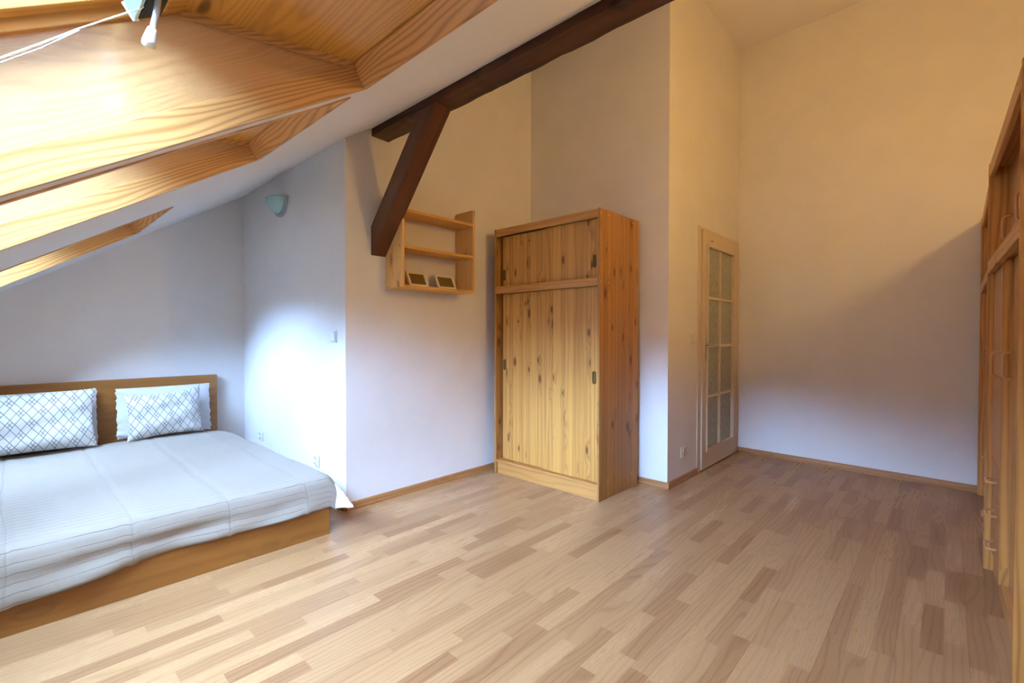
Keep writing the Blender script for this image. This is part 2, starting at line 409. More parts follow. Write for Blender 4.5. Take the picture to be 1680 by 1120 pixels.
struct('wall_behind_wardrobe', Geo().plan([(XS, YW), (XD, YW), (XD-T, YW+T), (XS-T, YW+T)], 0, ZF+.02), PLASTER)
# wall with the door opening
DY0, DY1, DZ = 3.83, 4.76, 1.99
g = Geo()
g.plan([(XD, YW), (XD, DY0), (XD-T, DY0), (XD-T, YW+T)], 0, ZF+.03)
g.box(XD-T, XD, DY0, DY1, DZ, ZF+.03)
g.box(XD-T, XD, DY1, 4.93, 0, ZF+.03)
struct('wall_door_side', g, PLASTER)
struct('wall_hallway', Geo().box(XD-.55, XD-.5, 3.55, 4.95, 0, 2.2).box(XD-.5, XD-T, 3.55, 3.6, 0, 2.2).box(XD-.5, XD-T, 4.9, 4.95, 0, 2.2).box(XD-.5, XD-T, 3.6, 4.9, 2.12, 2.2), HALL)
struct('wall_back', Geo().plan([(XD, YB), (XR, 4.69), (XR, 4.95), (XD, 4.95)], 0, ZF+.02), PLASTER)
struct('wall_right', yz_wall(XR, XR+T, YK, 4.95), PLASTER)
struct('wall_front', Geo().box(XL-T, XR+T, YK-T, YK, 0, zc(YK)+.02), PLASTER)
struct('ceiling_flat', Geo().box(XS-T, XR+T, YF, 4.97, ZF, ZF+.1), CEILP)

# skylights: x0, x1, upper y, lower y on the ceiling plane
SKY = [(-1.43, -.56, .816, -.45), (-2.335, -1.535, .795, -.45), (-4.06, -3.125, .61, -.45)]
def sp(x, y, n=0.0):
    """point at ceiling-plane y, lifted n metres off the plane (outwards)"""
    return (x, y + NRM[1]*n, zc(y) + NRM[2]*n)
TB = .018
g = Geo()
def slab(x0, x1, y0, y1, n0=0.0, n1=.04):
    if x1-x0 < 1e-4 or y1-y0 < 1e-4: return
    g.prism([sp(x0,y0,n0), sp(x1,y0,n0), sp(x1,y1,n0), sp(x0,y1,n0)], Vector(NRM)*(n1-n0))
ytop, ybot = YF+.03, YK-.12
holes = [(a-TB, b+TB, d-TB, c+TB) for a, b, c, d in SKY]   # x0,x1,ylow,yhigh
xs = sorted(holes); cur = XL-T
for (a, b, lo, hi) in xs:
    slab(cur, a, ybot, ytop); slab(a, b, hi, ytop); slab(a, b, ybot, lo); cur = b
slab(cur, XR+T, ybot, ytop)
struct('ceiling', g, CEILP)

DEP = .27     # perpendicular distance from ceiling to window frame
for i, (x0, x1, yu, yl) in enumerate(SKY):
    w = thing('window_%d' % (i+1), (x0, yu, zc(yu)), kind='structure')
    tag(w, ['large roof window shaft with a blind and cord, nearest the camera', 'narrow roof window shaft between the nearest and the farthest', 'farthest roof window shaft above the head of the bed'][i], 'roof window')
    CH = .072; pr = .004
    yw = yu - .36     # ceiling-plane y of the window top (the head lining is almost level)
    # casing boards (perpendicular to the ceiling)
    L = lambda a, b, y0, y1, n0, n1: Geo().prism([sp(a,y0,n0), sp(b,y0,n0), sp(b,y0,n1), sp(a,y0,n1)], Vector(sp(a,y1,0))-Vector(sp(a,y0,0)))
    obj('casing', L(x0-TB, x0, yl, yu, -pr, CH), SKY_CASE_S, w, bevel=.001)
    obj('casing', L(x1, x1+TB, yl, yu, -pr, CH), SKY_CASE_S, w, bevel=.001)
    obj('casing', L(x0-TB, x1+TB, yu, yu+TB/math.cos(TH)*1.0, -pr, CH), SKY_CASE_E, w, bevel=.001)
    obj('casing', L(x0-TB, x1+TB, yl-TB, yl, -pr, CH), SKY_CASE_E, w, bevel=.001)
    # side linings: trapezoids from casing up to window frame
    P = lambda x: [sp(x, yl, CH), sp(x, yu, CH), sp(x, yw+DEP*math.sin(TH)*0+.0, DEP), sp(x, yl, DEP)]
    for xa, dx in ((x0-TB-.004, TB), (x1+.004, TB)):
        obj('side_lining', Geo().prism(P(xa), (dx, 0, 0)), SKY_SIDE, w)
    a = Vector(sp(x0-TB, yu, CH)); b = Vector(sp(x0-TB, yw, DEP)); d = (b-a)
    nn = Vector((0, -d.z, d.y)).normalized()
    if nn.z < 0: nn = -nn
    dn = d.normalized()
    obj('head_lining', Geo().prism([a-dn*.03+nn*.004, b+dn*.03+nn*.004, b+dn*.03+nn*.024, a-dn*.03+nn*.024], (x1-x0+2*TB, 0, 0)), SKY_END, w)
    # batten in the corners of side lining and head lining
    for xb in (x0, x1-.012):
        q = [a, b]; off = nn*-.001
        obj('corner_batten', Geo().prism([a+off, b+off, b+off-nn*.016, a+off-nn*.016], (.018, 0, 0)).__class__().prism(
            [Vector((xb, p.y, p.z)) for p in (a+nn*.004, b+nn*.004, b-nn*.014, a-nn*.014)], (.012, 0, 0)), SKY_CASE_S, w)
    obj('sill_lining', L(x0-TB, x1+TB, yl-.02, yl, CH, DEP), SKY_END, w)
    # frame and sash of the window itself
    F0, F1 = DEP, DEP+.07
    fw = .035
    fr = Geo()
    for (a_, b_, c_y, d_y) in ((x0-TB, x0+fw*.35, yl, yw), (x1-fw*.35, x1+TB, yl, yw), (x0-TB, x1+TB, yw-fw, yw+.03), (x0-TB, x1+TB, yl-.02, yl+fw)):
        fr.prism([sp(a_,c_y,F0), sp(b_,c_y,F0), sp(b_,d_y,F0), sp(a_,d_y,F0)], Vector(NRM)*(F1-F0))
    obj('frame', fr, SASH, w, bevel=.002)
    sa = Geo(); e = fw*.35+.004; sw = .04
    for (a_, b_, c_y, d_y) in ((x0+e, x0+e+sw, yl+fw, yw-fw), (x1-e-sw, x1-e, yl+fw, yw-fw), (x0+e+sw, x1-e-sw, yw-fw-sw*1.2, yw-fw), (x0+e+sw, x1-e-sw, yl+fw, yl+fw+sw*1.2)):
        sa.prism([sp(a_,c_y,F0+.022), sp(b_,c_y,F0+.022), sp(b_,d_y,F0+.022), sp(a_,d_y,F0+.022)], Vector(NRM)*.045)
    s_o = obj('sash', sa, SASH, w, bevel=.002)
    gl = Geo(); gl.prism([sp(x0+e+sw-.005, yl+fw+sw, F0+.045), sp(x1-e-sw+.005, yl+fw+sw, F0+.045), sp(x1-e-sw+.005, yw-fw-sw, F0+.045), sp(x0+e+sw-.005, yw-fw-sw, F0+.045)], Vector(NRM)*.004)
    obj('glass', gl, GLASS, s_o)

def ray0(u, v): return F + RT*(u-840)/f - UP*(v-560)/f
d_ = ray0(302, 6); sx_ = -1.43 + .035*.35 + .0004; p_ = Vector((0,0,H)) + d_*(sx_/d_.x)
w1 = bpy.data.objects['window_1']; ORG[0] = w1.location.copy()
obj('frame_sticker', Geo().prism([p_ + Vector(SL)*a + Vector(NRM)*b for a, b in ((-.006,-.005), (.006,-.005), (.006,.005), (-.006,.005))], (.0004, 0, 0)), WHITEP, w1)
ORG[0] = Vector((0,0,0))
# thin plaster bead where the beam meets the ceiling
struct('trim_1', Geo().prism([(XS, 1.644, zc(1.644)+.001), (XS, 1.6535, zc(1.6535)+.001), (XS, 1.6535, zc(1.6535)-.006), (XS, 1.648, zc(1.648)-.004)], (XR-XS, 0, 0)), CEILP)
# skirting boards
def skirt(name, p, q, n, mat):
    p = Vector((p[0], p[1], 0)); q = Vector((q[0], q[1], 0)); n = Vector((n[0], n[1], 0)).normalized()
    prof = [(0,0), (.016,0), (.016,.012), (.011,.020), (.009,.040), (.004,.048), (0,.048)]
    return struct(name, Geo().prism([p + n*a + Vector((0,0,b)) for a, b in prof], q-p), mat)
skirt('baseboard_shelf_side', (XS, YL+.0), (XS, YW), (1,0), SKIRT_Y)
skirt('baseboard_behind_wardrobe', (XS+.016, YW), (XD+.015, YW), (0,-1), SKIRT_X)
skirt('baseboard_door_side', (XD, YW), (XD, DY0-.03), (1,0), SKIRT_Y)
skirt('baseboard_back', (XD, YB), (.69, 4.69), (-.048,-1), SKIRT_X)
skirt('baseboard_alcove', (XL, YL), (XS, YL), (0,-1), SKIRT_X)
skirt('baseboard_left', (XL, YK), (XL, YL-.016), (1,0), SKIRT_Y)

# ------------------------------------------------------------------ beam and brace
g = Geo()
N = 60
ns = []
for i in range(N+1):
    x = XS + (XR-XS)*i/N
    k = random.uniform(-1, 1)*.0025; k2 = random.uniform(-1, 1)*.0025
    nar = 0 if x > -2.6 else 0
    ns.append([(x, 1.657+k, 2.428+k2), (x, 1.787+k2, 2.424+k), (x, 1.787+k2, zc(1.787)-.003), (x, 1.657+k, zc(1.657)-.003)])
vs = [p for r_ in ns for p in r_]; fs = [(0,1,2,3), tuple(4*N+q for q in (3,2,1,0))]
for i in range(N):
    for k in range(4):
        l = (k+1) % 4; fs.append((4*i+k, 4*(i+1)+k, 4*(i+1)+l, 4*i+l))
g.add(vs, fs)
beam = single('ceiling_beam', g, BEAM, 'dark brown rough wooden beam running under the sloping ceiling', 'beam')
g = Geo().prism([(XS, 1.647, 1.642), (-2.115, 1.647, 2.418), (-2.275, 1.647, 2.418), (XS, 1.647, 1.832)], (0, .118, 0))
brace = single('diagonal_brace', g, BRACE, 'dark brown slanting brace from the wall up to the ceiling beam', 'brace', bevel=.004)

# ------------------------------------------------------------------ door
d = thing('door_1', (XD, DY0, 0), kind='structure'); tag(d, 'white eight-pane glazed door beside the back wall', 'door')
obj('door_frame', Geo().box(XD-.10, XD+.006, 3.800, 3.862, 0, 2.003).box(XD-.10, XD+.006, 4.752, 4.79, 0, 2.003).box(XD-.10, XD+.006, 3.862, 4.752, 1.980, 2.003), DOORP, d, bevel=.002)
leaf = Geo(); LX0, LX1 = XD-.020, XD+.016
ly0, ly1, lz0, lz1 = 3.872, 4.750, .012, 1.974
gy0, gy1, gz0, gz1 = 3.978, 4.606, .172, 1.853
leaf.box(LX0, LX1, ly0, gy0, lz0, lz1).box(LX0, LX1, gy1, ly1, lz0, lz1).box(LX0, LX1, gy0, gy1, lz0, gz0).box(LX0, LX1, gy0, gy1, gz1, lz1)
lf = obj('door_leaf', leaf, DOORP, d, bevel=.002)
# moulding around the glazing and glazing bars
m = Geo()
m.box(LX1, LX1+.010, gy0-.022, gy0, gz0-.022, gz1+.022).box(LX1, LX1+.010, gy1, gy1+.022, gz0-.022, gz1+.022)
m.box(LX1, LX1+.010, gy0, gy1, gz0-.022, gz0).box(LX1, LX1+.010, gy0, gy1, gz1, gz1+.022)
obj('glazing_moulding', m, DOORP, lf, bevel=.003)
bars = Geo(); bw = .011
bars.box(LX0+.004, LX1-.002, 4.286-bw, 4.286+bw, gz0, gz1)
zbars = [.604, 1.028, 1.432]
for zb in zbars:
    bars.box(LX0+.004, LX1-.004, gy0, 4.286-bw, zb-bw, zb+bw).box(LX0+.004, LX1-.004, 4.286+bw, gy1, zb-bw, zb+bw)
obj('glazing_bars', bars, DOORP, lf, bevel=.002)
zz = [gz0]+zbars+[gz1]
for k in range(4):
    for (a_, b_) in ((gy0, 4.286-bw), (4.286+bw, gy1)):
        z0_ = zz[k] + (bw if k else 0); z1_ = zz[k+1] - (bw if k < 3 else 0)
        obj('glass_pane', Geo().box(XD-.006, XD-.002, a_, b_, z0_, z1_), OBSC, lf)
pl = obj('handle_plate', Geo().box(LX1, LX1+.003, 3.927, 3.963, .895, 1.125), METAL, lf, bevel=.001)
obj('lever_handle', Geo().tube([(LX1+.003, 3.945, 1.042), (LX1+.045, 3.945, 1.042), (LX1+.052, 3.955, 1.042), (LX1+.052, 4.05, 1.038)], [.010,.009,.009,.008], 12), METAL, pl, smooth=True)
obj('keyhole', Geo().box(LX1+.003, LX1+.0036, 3.942, 3.948, .935, .955), DARK, pl)
obj('door_hook', Geo().cyl((LX1, 4.03, 1.905), (1,0,0), .003, .02).cyl((LX1, 4.055, 1.905), (1,0,0), .003, .02), METAL, lf)

# ------------------------------------------------------------------ switches and sockets
def on_wall(kind, name, pos, nrm, mat, label, cat, group=None):
    """plate 80 mm square on a wall: local x across, y out of the wall"""
    t = thing(name, pos, label, cat, group, local=True, rz=math.atan2(nrm[1], nrm[0]) - math.pi/2)
    bz = .04
    obj('plate', Geo().box(-.04, .04, 0, .009, -bz, bz), mat, t, bevel=.003)
    if kind == 'switch':
        obj('rocker', Geo().add([(-.029,.009,-.03), (.029,.009,-.03), (.029,.009,.03), (-.029,.009,.03), (-.029,.012,-.03), (.029,.012,-.03), (.029,.0165,.03), (-.029,.0165,.03)],
            [(3,2,1,0)[::-1], (4,5,6,7)[::-1], (0,1,5,4)[::-1], (1,2,6,5)[::-1], (2,3,7,6)[::-1], (3,0,4,7)[::-1]]), mat, t, bevel=.001)
        obj('rocker_gap', Geo().box(-.031, .031, .009, .0095, -.032, .032), SLOT, t)
    else:
        for s in (1, -1):
            r_ = obj('socket_face', Geo().cyl((0, .009, s*.0195), (0,1,0), .0175, .006, 24), mat, t)
            obj('socket_holes', Geo().cyl((-.0075, .0152, s*.0195), (0,1,0), .0028, .001, 10).cyl((.0075, .0152, s*.0195), (0,1,0), .0028, .001, 10), DARK, r_)
            obj('earth_pin', Geo().cyl((0, .015, s*.0195+.009), (0,1,0), .0024, .010, 10), METAL, r_)
    ORG[0] = Vector((0,0,0)); return t
on_wall('switch', 'light_switch', (-2.947, YL, 1.108), (0,-1), WHITEP, 'white light switch on the alcove wall right of the bed', 'light switch')
on_wall('switch', 'light_switch', (XD, 3.708, 1.095), (1,0), CREAM, 'cream light switch on the wall beside the glazed door', 'light switch')
on_wall('socket', 'wall_socket', (-4.245, YL, .262), (0,-1), WHITEP, 'white double socket in the alcove nearest the headboard', 'socket')
on_wall('socket', 'wall_socket', (-3.205, YL, .245), (0,-1), WHITEP, 'white double socket in the alcove near the foot of the bed', 'socket')
on_wall('socket', 'wall_socket', (XD, 3.53, .222), (1,0), CREAM, 'cream double socket low on the wall before the glazed door', 'socket')

# ------------------------------------------------------------------ wall sconce
sc = thing('wall_sconce', (-3.79, YL, 2.16), 'pale green half-round glass wall lamp above the bed', 'wall lamp')
def bowl(cx, y0, ztop, rx, rz_, dep, nu=28, nv=14, th=.004):
    g = Geo(); vs = []; fs = []
    for j in range(nv+1):
        v = j/nv*math.pi/2                     # 0 = rim on the wall, pi/2 = frontmost
        for i_ in range(nu+1):
            u = math.pi*i_/nu                  # half ring, below ztop
            k = math.cos(v)**.8
            vs.append((cx - rx*math.cos(u)*k, y0 - dep*math.sin(v), ztop - rz_*math.sin(u)*k))
    for j in range(nv):
        for i_ in range(nu):
            a = j*(nu+1)+i_; fs.append((a, a+1, a+nu+2, a+nu+1))
    g.add(vs, fs)
    return g
gb = bowl(-3.79, YL-.022, 2.165, .112, .118, .085)
n0 = len(gb.v)
shade = obj('glass_shade', gb, SCONCE, sc, smooth=True)
mod = shade.modifiers.new('Solidify', 'SOLIDIFY'); mod.thickness = .004
obj('back_plate', Geo().prism([(-3.79 - .128*math.cos(math.pi*k/32), YL, 2.17 - .143*math.sin(math.pi*k/32)) for k in range(33)], (0, -.022, 0)), CHROME, sc, bevel=.003)
obj('shade_clip', Geo().box(-3.69, -3.676, YL-.05, YL-.022, 2.158, 2.172), METAL, sc)
ORG[0] = Vector((0,0,0))

# ------------------------------------------------------------------ wall shelf and picture frames
ws = thing('wall_shelf', (XS, 2.07, 1.43), 'pale pine wall shelf with three boards beside the brace', 'shelf')
X1 = -2.60
for y0_ in (1.755, 2.374):
    obj('side_panel', Geo().box(XS+.001, X1, y0_, y0_+.018, 1.43, 2.045), SHELF, ws, bevel=.001)
for z_ in (1.430, 1.688, 1.925):
    obj('shelf_board', Geo().box(XS+.012, X1-.004, 1.773, 2.374, z_, z_+.018), SHELF_H, ws, bevel=.001)
for (x_, z_) in ((-2.63, 1.44), (-2.76, 1.44), (-2.63, 1.70), (-2.76, 1.70)): obj('screw_cap', Geo().cyl((x_, 1.755, z_), (0,-1,0), .004, .001, 10), DARK, ws)
obj('hanger_bracket', Geo().box(XS+.001, XS+.006, 2.365, 2.374, 1.99, 2.03), METAL, ws)
def picture(y, w, h, label):
    t = thing('picture_frame', (-2.690, y, 1.4485), label, 'picture frame', 'picture frames on the wall shelf', local=True, rz=0)
    th = R(27); up = Vector((-math.sin(th), 0, math.cos(th))); n = Vector((math.cos(th), 0, math.sin(th)))
    Yv = Vector((0,1,0)); b = .017; dd = .016
    def bar(y0, y1, u0, u1, d0, d1):
        return [Vector((0,0,0)) + Yv*a + up*c - n*d0 for a, c in ((y0,u0), (y1,u0), (y1,u1), (y0,u1))], n*-(d1-d0)
    g = Geo()
    for a in ((0, w, 0, b), (0, w, h-b, h), (0, b, b, h-b), (w-b, w, b, h-b)):
        g.prism(*bar(*a, 0, dd))
    g2 = Geo(); g2.prism(*bar(b, w-b, b, h-b, .006, .009))
    g3 = Geo(); g3.prism([Vector((0,w/2-.015,0))-n*dd+up*.07, Vector((0,w/2-.015,0))-n*dd+up*.005, Vector((-.075,w/2-.015,.012))], (0,.03,0))
    # lift so that the lowest corner stands on the board
    lift = dd*math.sin(th)
    for q in (g, g2, g3): q.v = [(p[0], p[1], p[2]+lift) for p in q.v]
    g3.v = [(max(p[0], -.100), p[1], max(p[2], 0)) for p in g3.v]
    obj('frame', g, FRAMEW, t, bevel=.0015); obj('backing_card', g2, BACKC, t); obj('easel_leg', g3, FRAMEW, t)
    ORG[0] = Vector((0,0,0)); return t
picture(1.880, .160, .118, 'small white picture frame on the wall shelf, nearest the brace')
picture(2.125, .172, .116, 'small white picture frame on the wall shelf, nearest the wardrobe')

# ------------------------------------------------------------------ the freestanding wardrobe
wd = thing('wardrobe', (-2.2, 2.955, 0), 'tall knotty pine wardrobe with sliding doors in the wall corner', 'wardrobe')
wx0, wx1, wy0, wy1, wh = -2.695, -1.705, 2.693, 3.222, 1.965
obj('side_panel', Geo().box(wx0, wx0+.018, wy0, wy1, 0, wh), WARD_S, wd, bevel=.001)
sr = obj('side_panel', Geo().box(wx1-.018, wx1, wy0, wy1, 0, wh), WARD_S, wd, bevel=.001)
for (y_, z_) in ((wy0+.11, wh-.03), (wy1-.09, wh-.03), (wy0+.11, 1.477), (wy1-.09, 1.477), (wy0+.11, .105), (wy1-.09, .105), (wy0+.012, wh-.035), (wy0+.012, 1.475)):
    obj('screw_cap', Geo().cyl((wx1, y_, z_), (1,0,0), .004, .0012, 10), CAPM, sr)
ix0, ix1 = wx0+.018, wx1-.018
obj('top_panel', Geo().box(ix0, ix1, wy0+.024, wy1, wh-.020, wh-.002), WARD_H, wd)
obj('top_rail', Geo().box(ix0, ix1, wy0+.003, wy0+.021, 1.907, 1.963), WARD_H, wd, bevel=.002)
obj('middle_rail', Geo().box(ix0, ix1, wy0-.001, wy0+.020, 1.449, 1.505).box(ix0, ix1, wy0+.020, wy1-.02, 1.468, 1.486), WARD_H, wd, bevel=.002)
obj('middle_rail_bead', Geo().box(ix0, ix1, wy0-.003, wy0-.001, 1.462, 1.478), WARD_H, wd)
obj('bottom_board', Geo().box(ix0, ix1, wy0+.002, wy1-.02, .097, .113), WARD_H, wd, bevel=.001)
obj('plinth', Geo().box(ix0, ix1, wy0+.022, wy0+.038, 0, .097), WARD_H, wd)
obj('back_panel', Geo().box(ix0, ix1, wy1-.006, wy1-.003, .1, wh-.02), WARD_S, wd)
def sliding(x0, x1, y, z0, z1, hx, hz, mat):
    dr = obj('sliding_door', Geo().box(x0, x1, y, y+.016, z0, z1), mat, wd, bevel=.001)
    pth = [(hx + .011*math.cos(a) , y-.003, hz + (.030 if math.sin(a) >= 0 else -.030) + .011*math.sin(a)) for a in [2*math.pi*k/24+.01 for k in range(24)]]
    h = obj('finger_pull', Geo().tube(pth, .0035, 8, closed=True), BRASS, dr, smooth=True)
    obj('pull_recess', Geo().prism([(p[0], y-.0012, p[2]) for p in pth], (0, .0011, 0)), BACKC, h)
sliding(-2.645, -2.19, wy0+.052, .118, 1.447, -2.625, .88, WARD)
sliding(-2.215, ix1-.004, wy0+.030, .118, 1.447, -1.765, .83, WARD)
sliding(-2.650, -2.17, wy0+.052, 1.507, 1.905, -2.63, 1.60, WARD)
sliding(-2.195, ix1-.004, wy0+.030, 1.507, 1.905, -1.765, 1.62, WARD)
obj('interior_shade', Geo().box(ix0, ix1, wy0+.08, wy0+.083, .113, 1.9), WARD_S, wd)
ORG[0] = Vector((0,0,0))

# ------------------------------------------------------------------ cabinets along the right wall
def ring_handle(parent, o, a, up, out, w=.105, dep=.030, r=.0055, name='handle'):
    """D shaped bow: feet at o +- a*w/2, bow stands out by dep"""
    o = Vector(o); a = Vector(a); out = Vector(out)
    pts = []
    c = .018
    pts.append(o - a*w/2)
    for k in range(7):
        t = k/6*math.pi/2; pts.append(o - a*(w/2 - c + c*math.cos(t)) + out*(dep - c + c*math.sin(t)))
    for k in range(7):
        t = k/6*math.pi/2; pts.append(o + a*(w/2 - c + c*math.sin(t)) + out*(dep - c + c*math.cos(t)))
    pts.append(o + a*w/2)
    return obj(name, Geo().tube(pts, r, 12), TAN, parent, smooth=True)
def cabinet(loc, rz, W, label, far_column, Hh=1.935):
    t = thing('tall_cabinet', loc, label, 'cabinet', 'tall pine cabinets along the right wall', rz=rz, local=True)
    D = .52; th = .018
    obj('side_panel', Geo().box(0, D, 0, th, 0, Hh), CAB, t, bevel=.001)
    obj('side_panel', Geo().box(0, D, W-th, W, 0, Hh), CAB, t, bevel=.001)
    obj('top_panel', Geo().box(.024, D, th, W-th, Hh-.022, Hh-.004), CAB_R, t)
    obj('top_rail', Geo().box(.003, .021, th, W-th, 1.868, Hh-.002), CAB_R, t, bevel=.002)
    obj('middle_rail', Geo().box(.000, .020, th, W-th, 1.412, 1.468), CAB_R, t, bevel=.002)
    obj('middle_board', Geo().box(.020, D-.01, th, W-th, 1.430, 1.448), CAB_R, t)
    obj('bottom_board', Geo().box(.028, D-.01, th, W-th, .092, .108), CAB_R, t, bevel=.001)
    obj('plinth', Geo().box(.034, .048, th, W-th, 0, .092), CAB_R, t)
    obj('back_panel', Geo().box(D-.010, D-.006, th, W-th, .108, Hh-.022), CAB_D, t)
    cw = .44
    if far_column: c0, c1 = W-th-cw, W-th
    else: c0, c1 = th, th+cw
    dy = (c0-.018, c0) if far_column else (c1, c1+.018)
    obj('divider', Geo().box(.018, D-.012, dy[0], dy[1], .108, 1.430), CAB, t, bevel=.001)
    # narrow door above three drawers
    q = obj('door', Geo().box(.024, .040, c0+.002, c1-.002, .552, 1.428), CAB_D, t, bevel=.001)
    hy = c0+.05 if far_column else c1-.05
    ring_handle(q, (.024, hy, 1.0), (0,0,1), None, (-1,0,0))
    for k in range(3):
        z0_ = .112 + k*.1455
        dr = obj('drawer', Geo().box(.024, .040, c0+.002, c1-.002, z0_, z0_+.1425), CAB_D, t, bevel=.001)
        ring_handle(dr, (.024, (c0+c1)/2, z0_+.075), (0,1,0), None, (-1,0,0), w=.11)
    # wide door
    if far_column: w0, w1 = th, c0-.018
    else: w0, w1 = c1+.018, W-th
    q = obj('door', Geo().box(.048, .064, w0+.002, w1-.002, .112, 1.426), CAB_D, t, bevel=.001)
    ring_handle(q, (.048, (w1-.05) if far_column else (w0+.05), 1.0), (0,0,1), None, (-1,0,0))
    # two upper doors set back behind the rails
    mid = (th+W-th)/2
    for (a_, b_, h_) in ((th, mid, mid-.05), (mid, W-th, W-th-.14)):
        q = obj('upper_door', Geo().box(.072, .088, a_+.002, b_-.002, 1.452, 1.908), CAB_D, t, bevel=.001)
        ring_handle(q, (.072, h_, 1.60), (0,0,1), None, (-1,0,0), dep=.034)
    ORG[0] = Vector((0,0,0)); return t
cabinet((.149, 2.04, 0), math.atan2(.019, 1.17), 1.17, 'tall knotty pine cabinet along the right wall, nearest the camera', True)
cabinet((.140, 3.245, 0), -math.atan2(.016, 1.41), 1.41, 'tall knotty pine cabinet along the right wall, beside the back wall', False)

# ------------------------------------------------------------------ bed
HBX = -4.596
BX0, BX1, BY0, BY1 = -4.62, -2.545, -.60, 1.232
bed = thing('bed', (-3.57, (BY0+BY1)/2, 0), 'low oak double bed frame with a plain flat headboard', 'bed')
obj('headboard', Geo().box(HBX-.04, HBX, BY0, BY1+.003, 0, .778), OAK_H, bed, bevel=.002)
obj('foot_board', Geo().box(BX1-.022, BX1, BY0, BY1, 0, .245), OAK_H, bed, bevel=.001)
obj('side_board', Geo().box(HBX, BX1-.022, BY1-.022, BY1, 0, .245), OAK_H, bed, bevel=.001)
obj('side_board', Geo().box(HBX, BX1-.022, BY0, BY0+.022, 0, .245), OAK_H, bed, bevel=.001)
obj('slat_base', Geo().box(HBX, BX1-.022, BY0+.022, BY1-.022, .10, .125), OAK_H, bed)
ORG[0] = Vector((0,0,0))
mt = Geo().box(HBX+.004, BX1-.026, BY0+.026, BY1-.026, .126, .296)
single('mattress', mt, MATT, 'white mattress and sheet lying in the oak bed frame', 'mattress', bevel=.03)

hemk = [(-.6,.12), (-.02,.112), (.166,.124), (.325,.143), (.516,.160), (.684,.153), (.894,.152), (1.09,.157), (1.224,.157), (1.3,.165)]
def hem(y):
    for (a, za), (b, zb) in zip(hemk, hemk[1:]):
        if a <= y <= b: return za + (zb-za)*(y-a)/(b-a)
    return hemk[-1][1]
def und(x, y):
    return (.005*math.sin(3.1*x+1.7*y) + .004*math.sin(5.3*y-2.2*x+.6) + .003*math.sin(9*x+2*y))
cvx0, cvx1, cvy0, cvy1 = -4.47, -2.555, BY0-.03, 1.225
ZT = .327
g = Geo(); NA, NB = 170, 110
La = (cvx1-cvx0); vs = []; uv = []
flap = .235
for i in range(NA+1):
    a = (La+flap)*i/NA
    for j in range(NB+1):
        b = cvy0 + (cvy1+.06-cvy0)*j/NB
        y = min(b, cvy1 + .045); ov = max(0., b-cvy1)
        r_ = .045
        if a <= La - r_: x, z = cvx0 + a, ZT + und(cvx0+a, y)
        else:
            s = a-(La-r_); k = (flap + r_)
            hz = ZT - hem(y)
            if s < r_*1.57:
                x = cvx1 - r_ + (r_+.018)*math.sin(s/r_); z = ZT + und(cvx0+a, y)*(1-s/(r_*1.57)) - r_*(1-math.cos(s/r_))
            else:
                tt_ = (s-r_*1.57)/(k-r_*1.57)
                z = ZT - r_ - tt_*(hz-r_)
                x = cvx1 + .018 + .010*tt_ + .010*tt_*math.sin(7*y+1) + .007*math.sin(16*y+4*tt_)*tt_ + .006*math.sin(3.0*math.pi*tt_)*(.6+.4*math.sin(4*y))
        # head end: slightly curved edge
        if a < .25: x += (1-a/.25)*(.02*math.sin(3.3*y) - .02)
        hk = max(0., 1-a/.35)*max(0., (y-.95)/.3)
        z -= .022*hk**1.2
        if ov > 0:
            z -= ov*ov*9 + ov*.2 - (.0); y = cvy1 + ov*.75
        # plump fold along the seams
        sb = (b + .197)/.37; ds = abs(sb - math.floor(sb) - .5)*.37
        z += -.004*math.exp(-(ds/.008)**2) + .0035*math.exp(-((ds-.03)/.02)**2)
        vs.append((x, y, z)); uv.append((a, b))
fs = []
for i in range(NA):
    for j in range(NB):
        q = i*(NB+1)+j; fs.append((q, q+NB+1, q+NB+2, q+1))
g.add(vs, fs); g.uv = uv
cv = single('bedspread', g, COVER, 'pale grey pintucked bedspread covering the bed, hanging over its foot', 'bedspread', smooth=True)
md = cv.modifiers.new('Solidify', 'SOLIDIFY'); md.thickness = .004; md.offset = 1

# white quilt beneath, its corner hanging out at the foot of the bed
g = Geo()
NQ, MQ = 24, 20
vs = []; fs = []
for i in range(NQ+1):
    for j in range(MQ+1):
        x = -4.47 + (BX1-.05+4.47)*i/NQ; y = BY0 + (1.20-BY0)*j/MQ
        vs.append((x, y, 0.307 - (.010 if (i == 0) else 0)))
for i in range(NQ):
    for j in range(MQ):
        q = i*(MQ+1)+j; fs.append((q, q+MQ+1, q+MQ+2, q+1))
g.add(vs, fs)
A, B, Cc, Dd = Vector((-2.585,1.245,.302)), Vector((-2.405,1.308,.165)), Vector((-2.425,1.276,.112)), Vector((-2.64,1.235,.115))
E0 = Vector((-2.72, 1.21, .312))
vs = []; fs = []; n_ = 18
for i in range(n_+1):
    for j in range(n_+1):
        u, v = i/n_, j/n_
        p = (E0*(1-u)+A*u)*(1-v) + (Dd*(1-u) + (B*(1-v)+Cc*v)*u)*v if False else ((E0*(1-u)+A*u)*(1-v) + (Dd*(1-u)+B*u)*v)
        if u > .5: p = p + (Cc-B)*max(0, (v+ (1-u) -.9))*0
        wv = .008*math.sin(14*u+5*v)*v + .004*math.sin(30*v+6*u)*v
        p = p + Vector((wv, wv*.6, .3*wv))
        # bulge outwards
        p = p + Vector((.012, .014, 0))*math.sin(math.pi*v)*u
        vs.append(p)
for i in range(n_):
    for j in range(n_):
        q = i*(n_+1)+j; fs.append((q, q+n_+1, q+n_+2, q+1))
g.add(vs, fs)
qt = single('quilt', g, QUILT, 'white quilt under the bedspread, its corner hanging out at the foot', 'quilt', smooth=True)
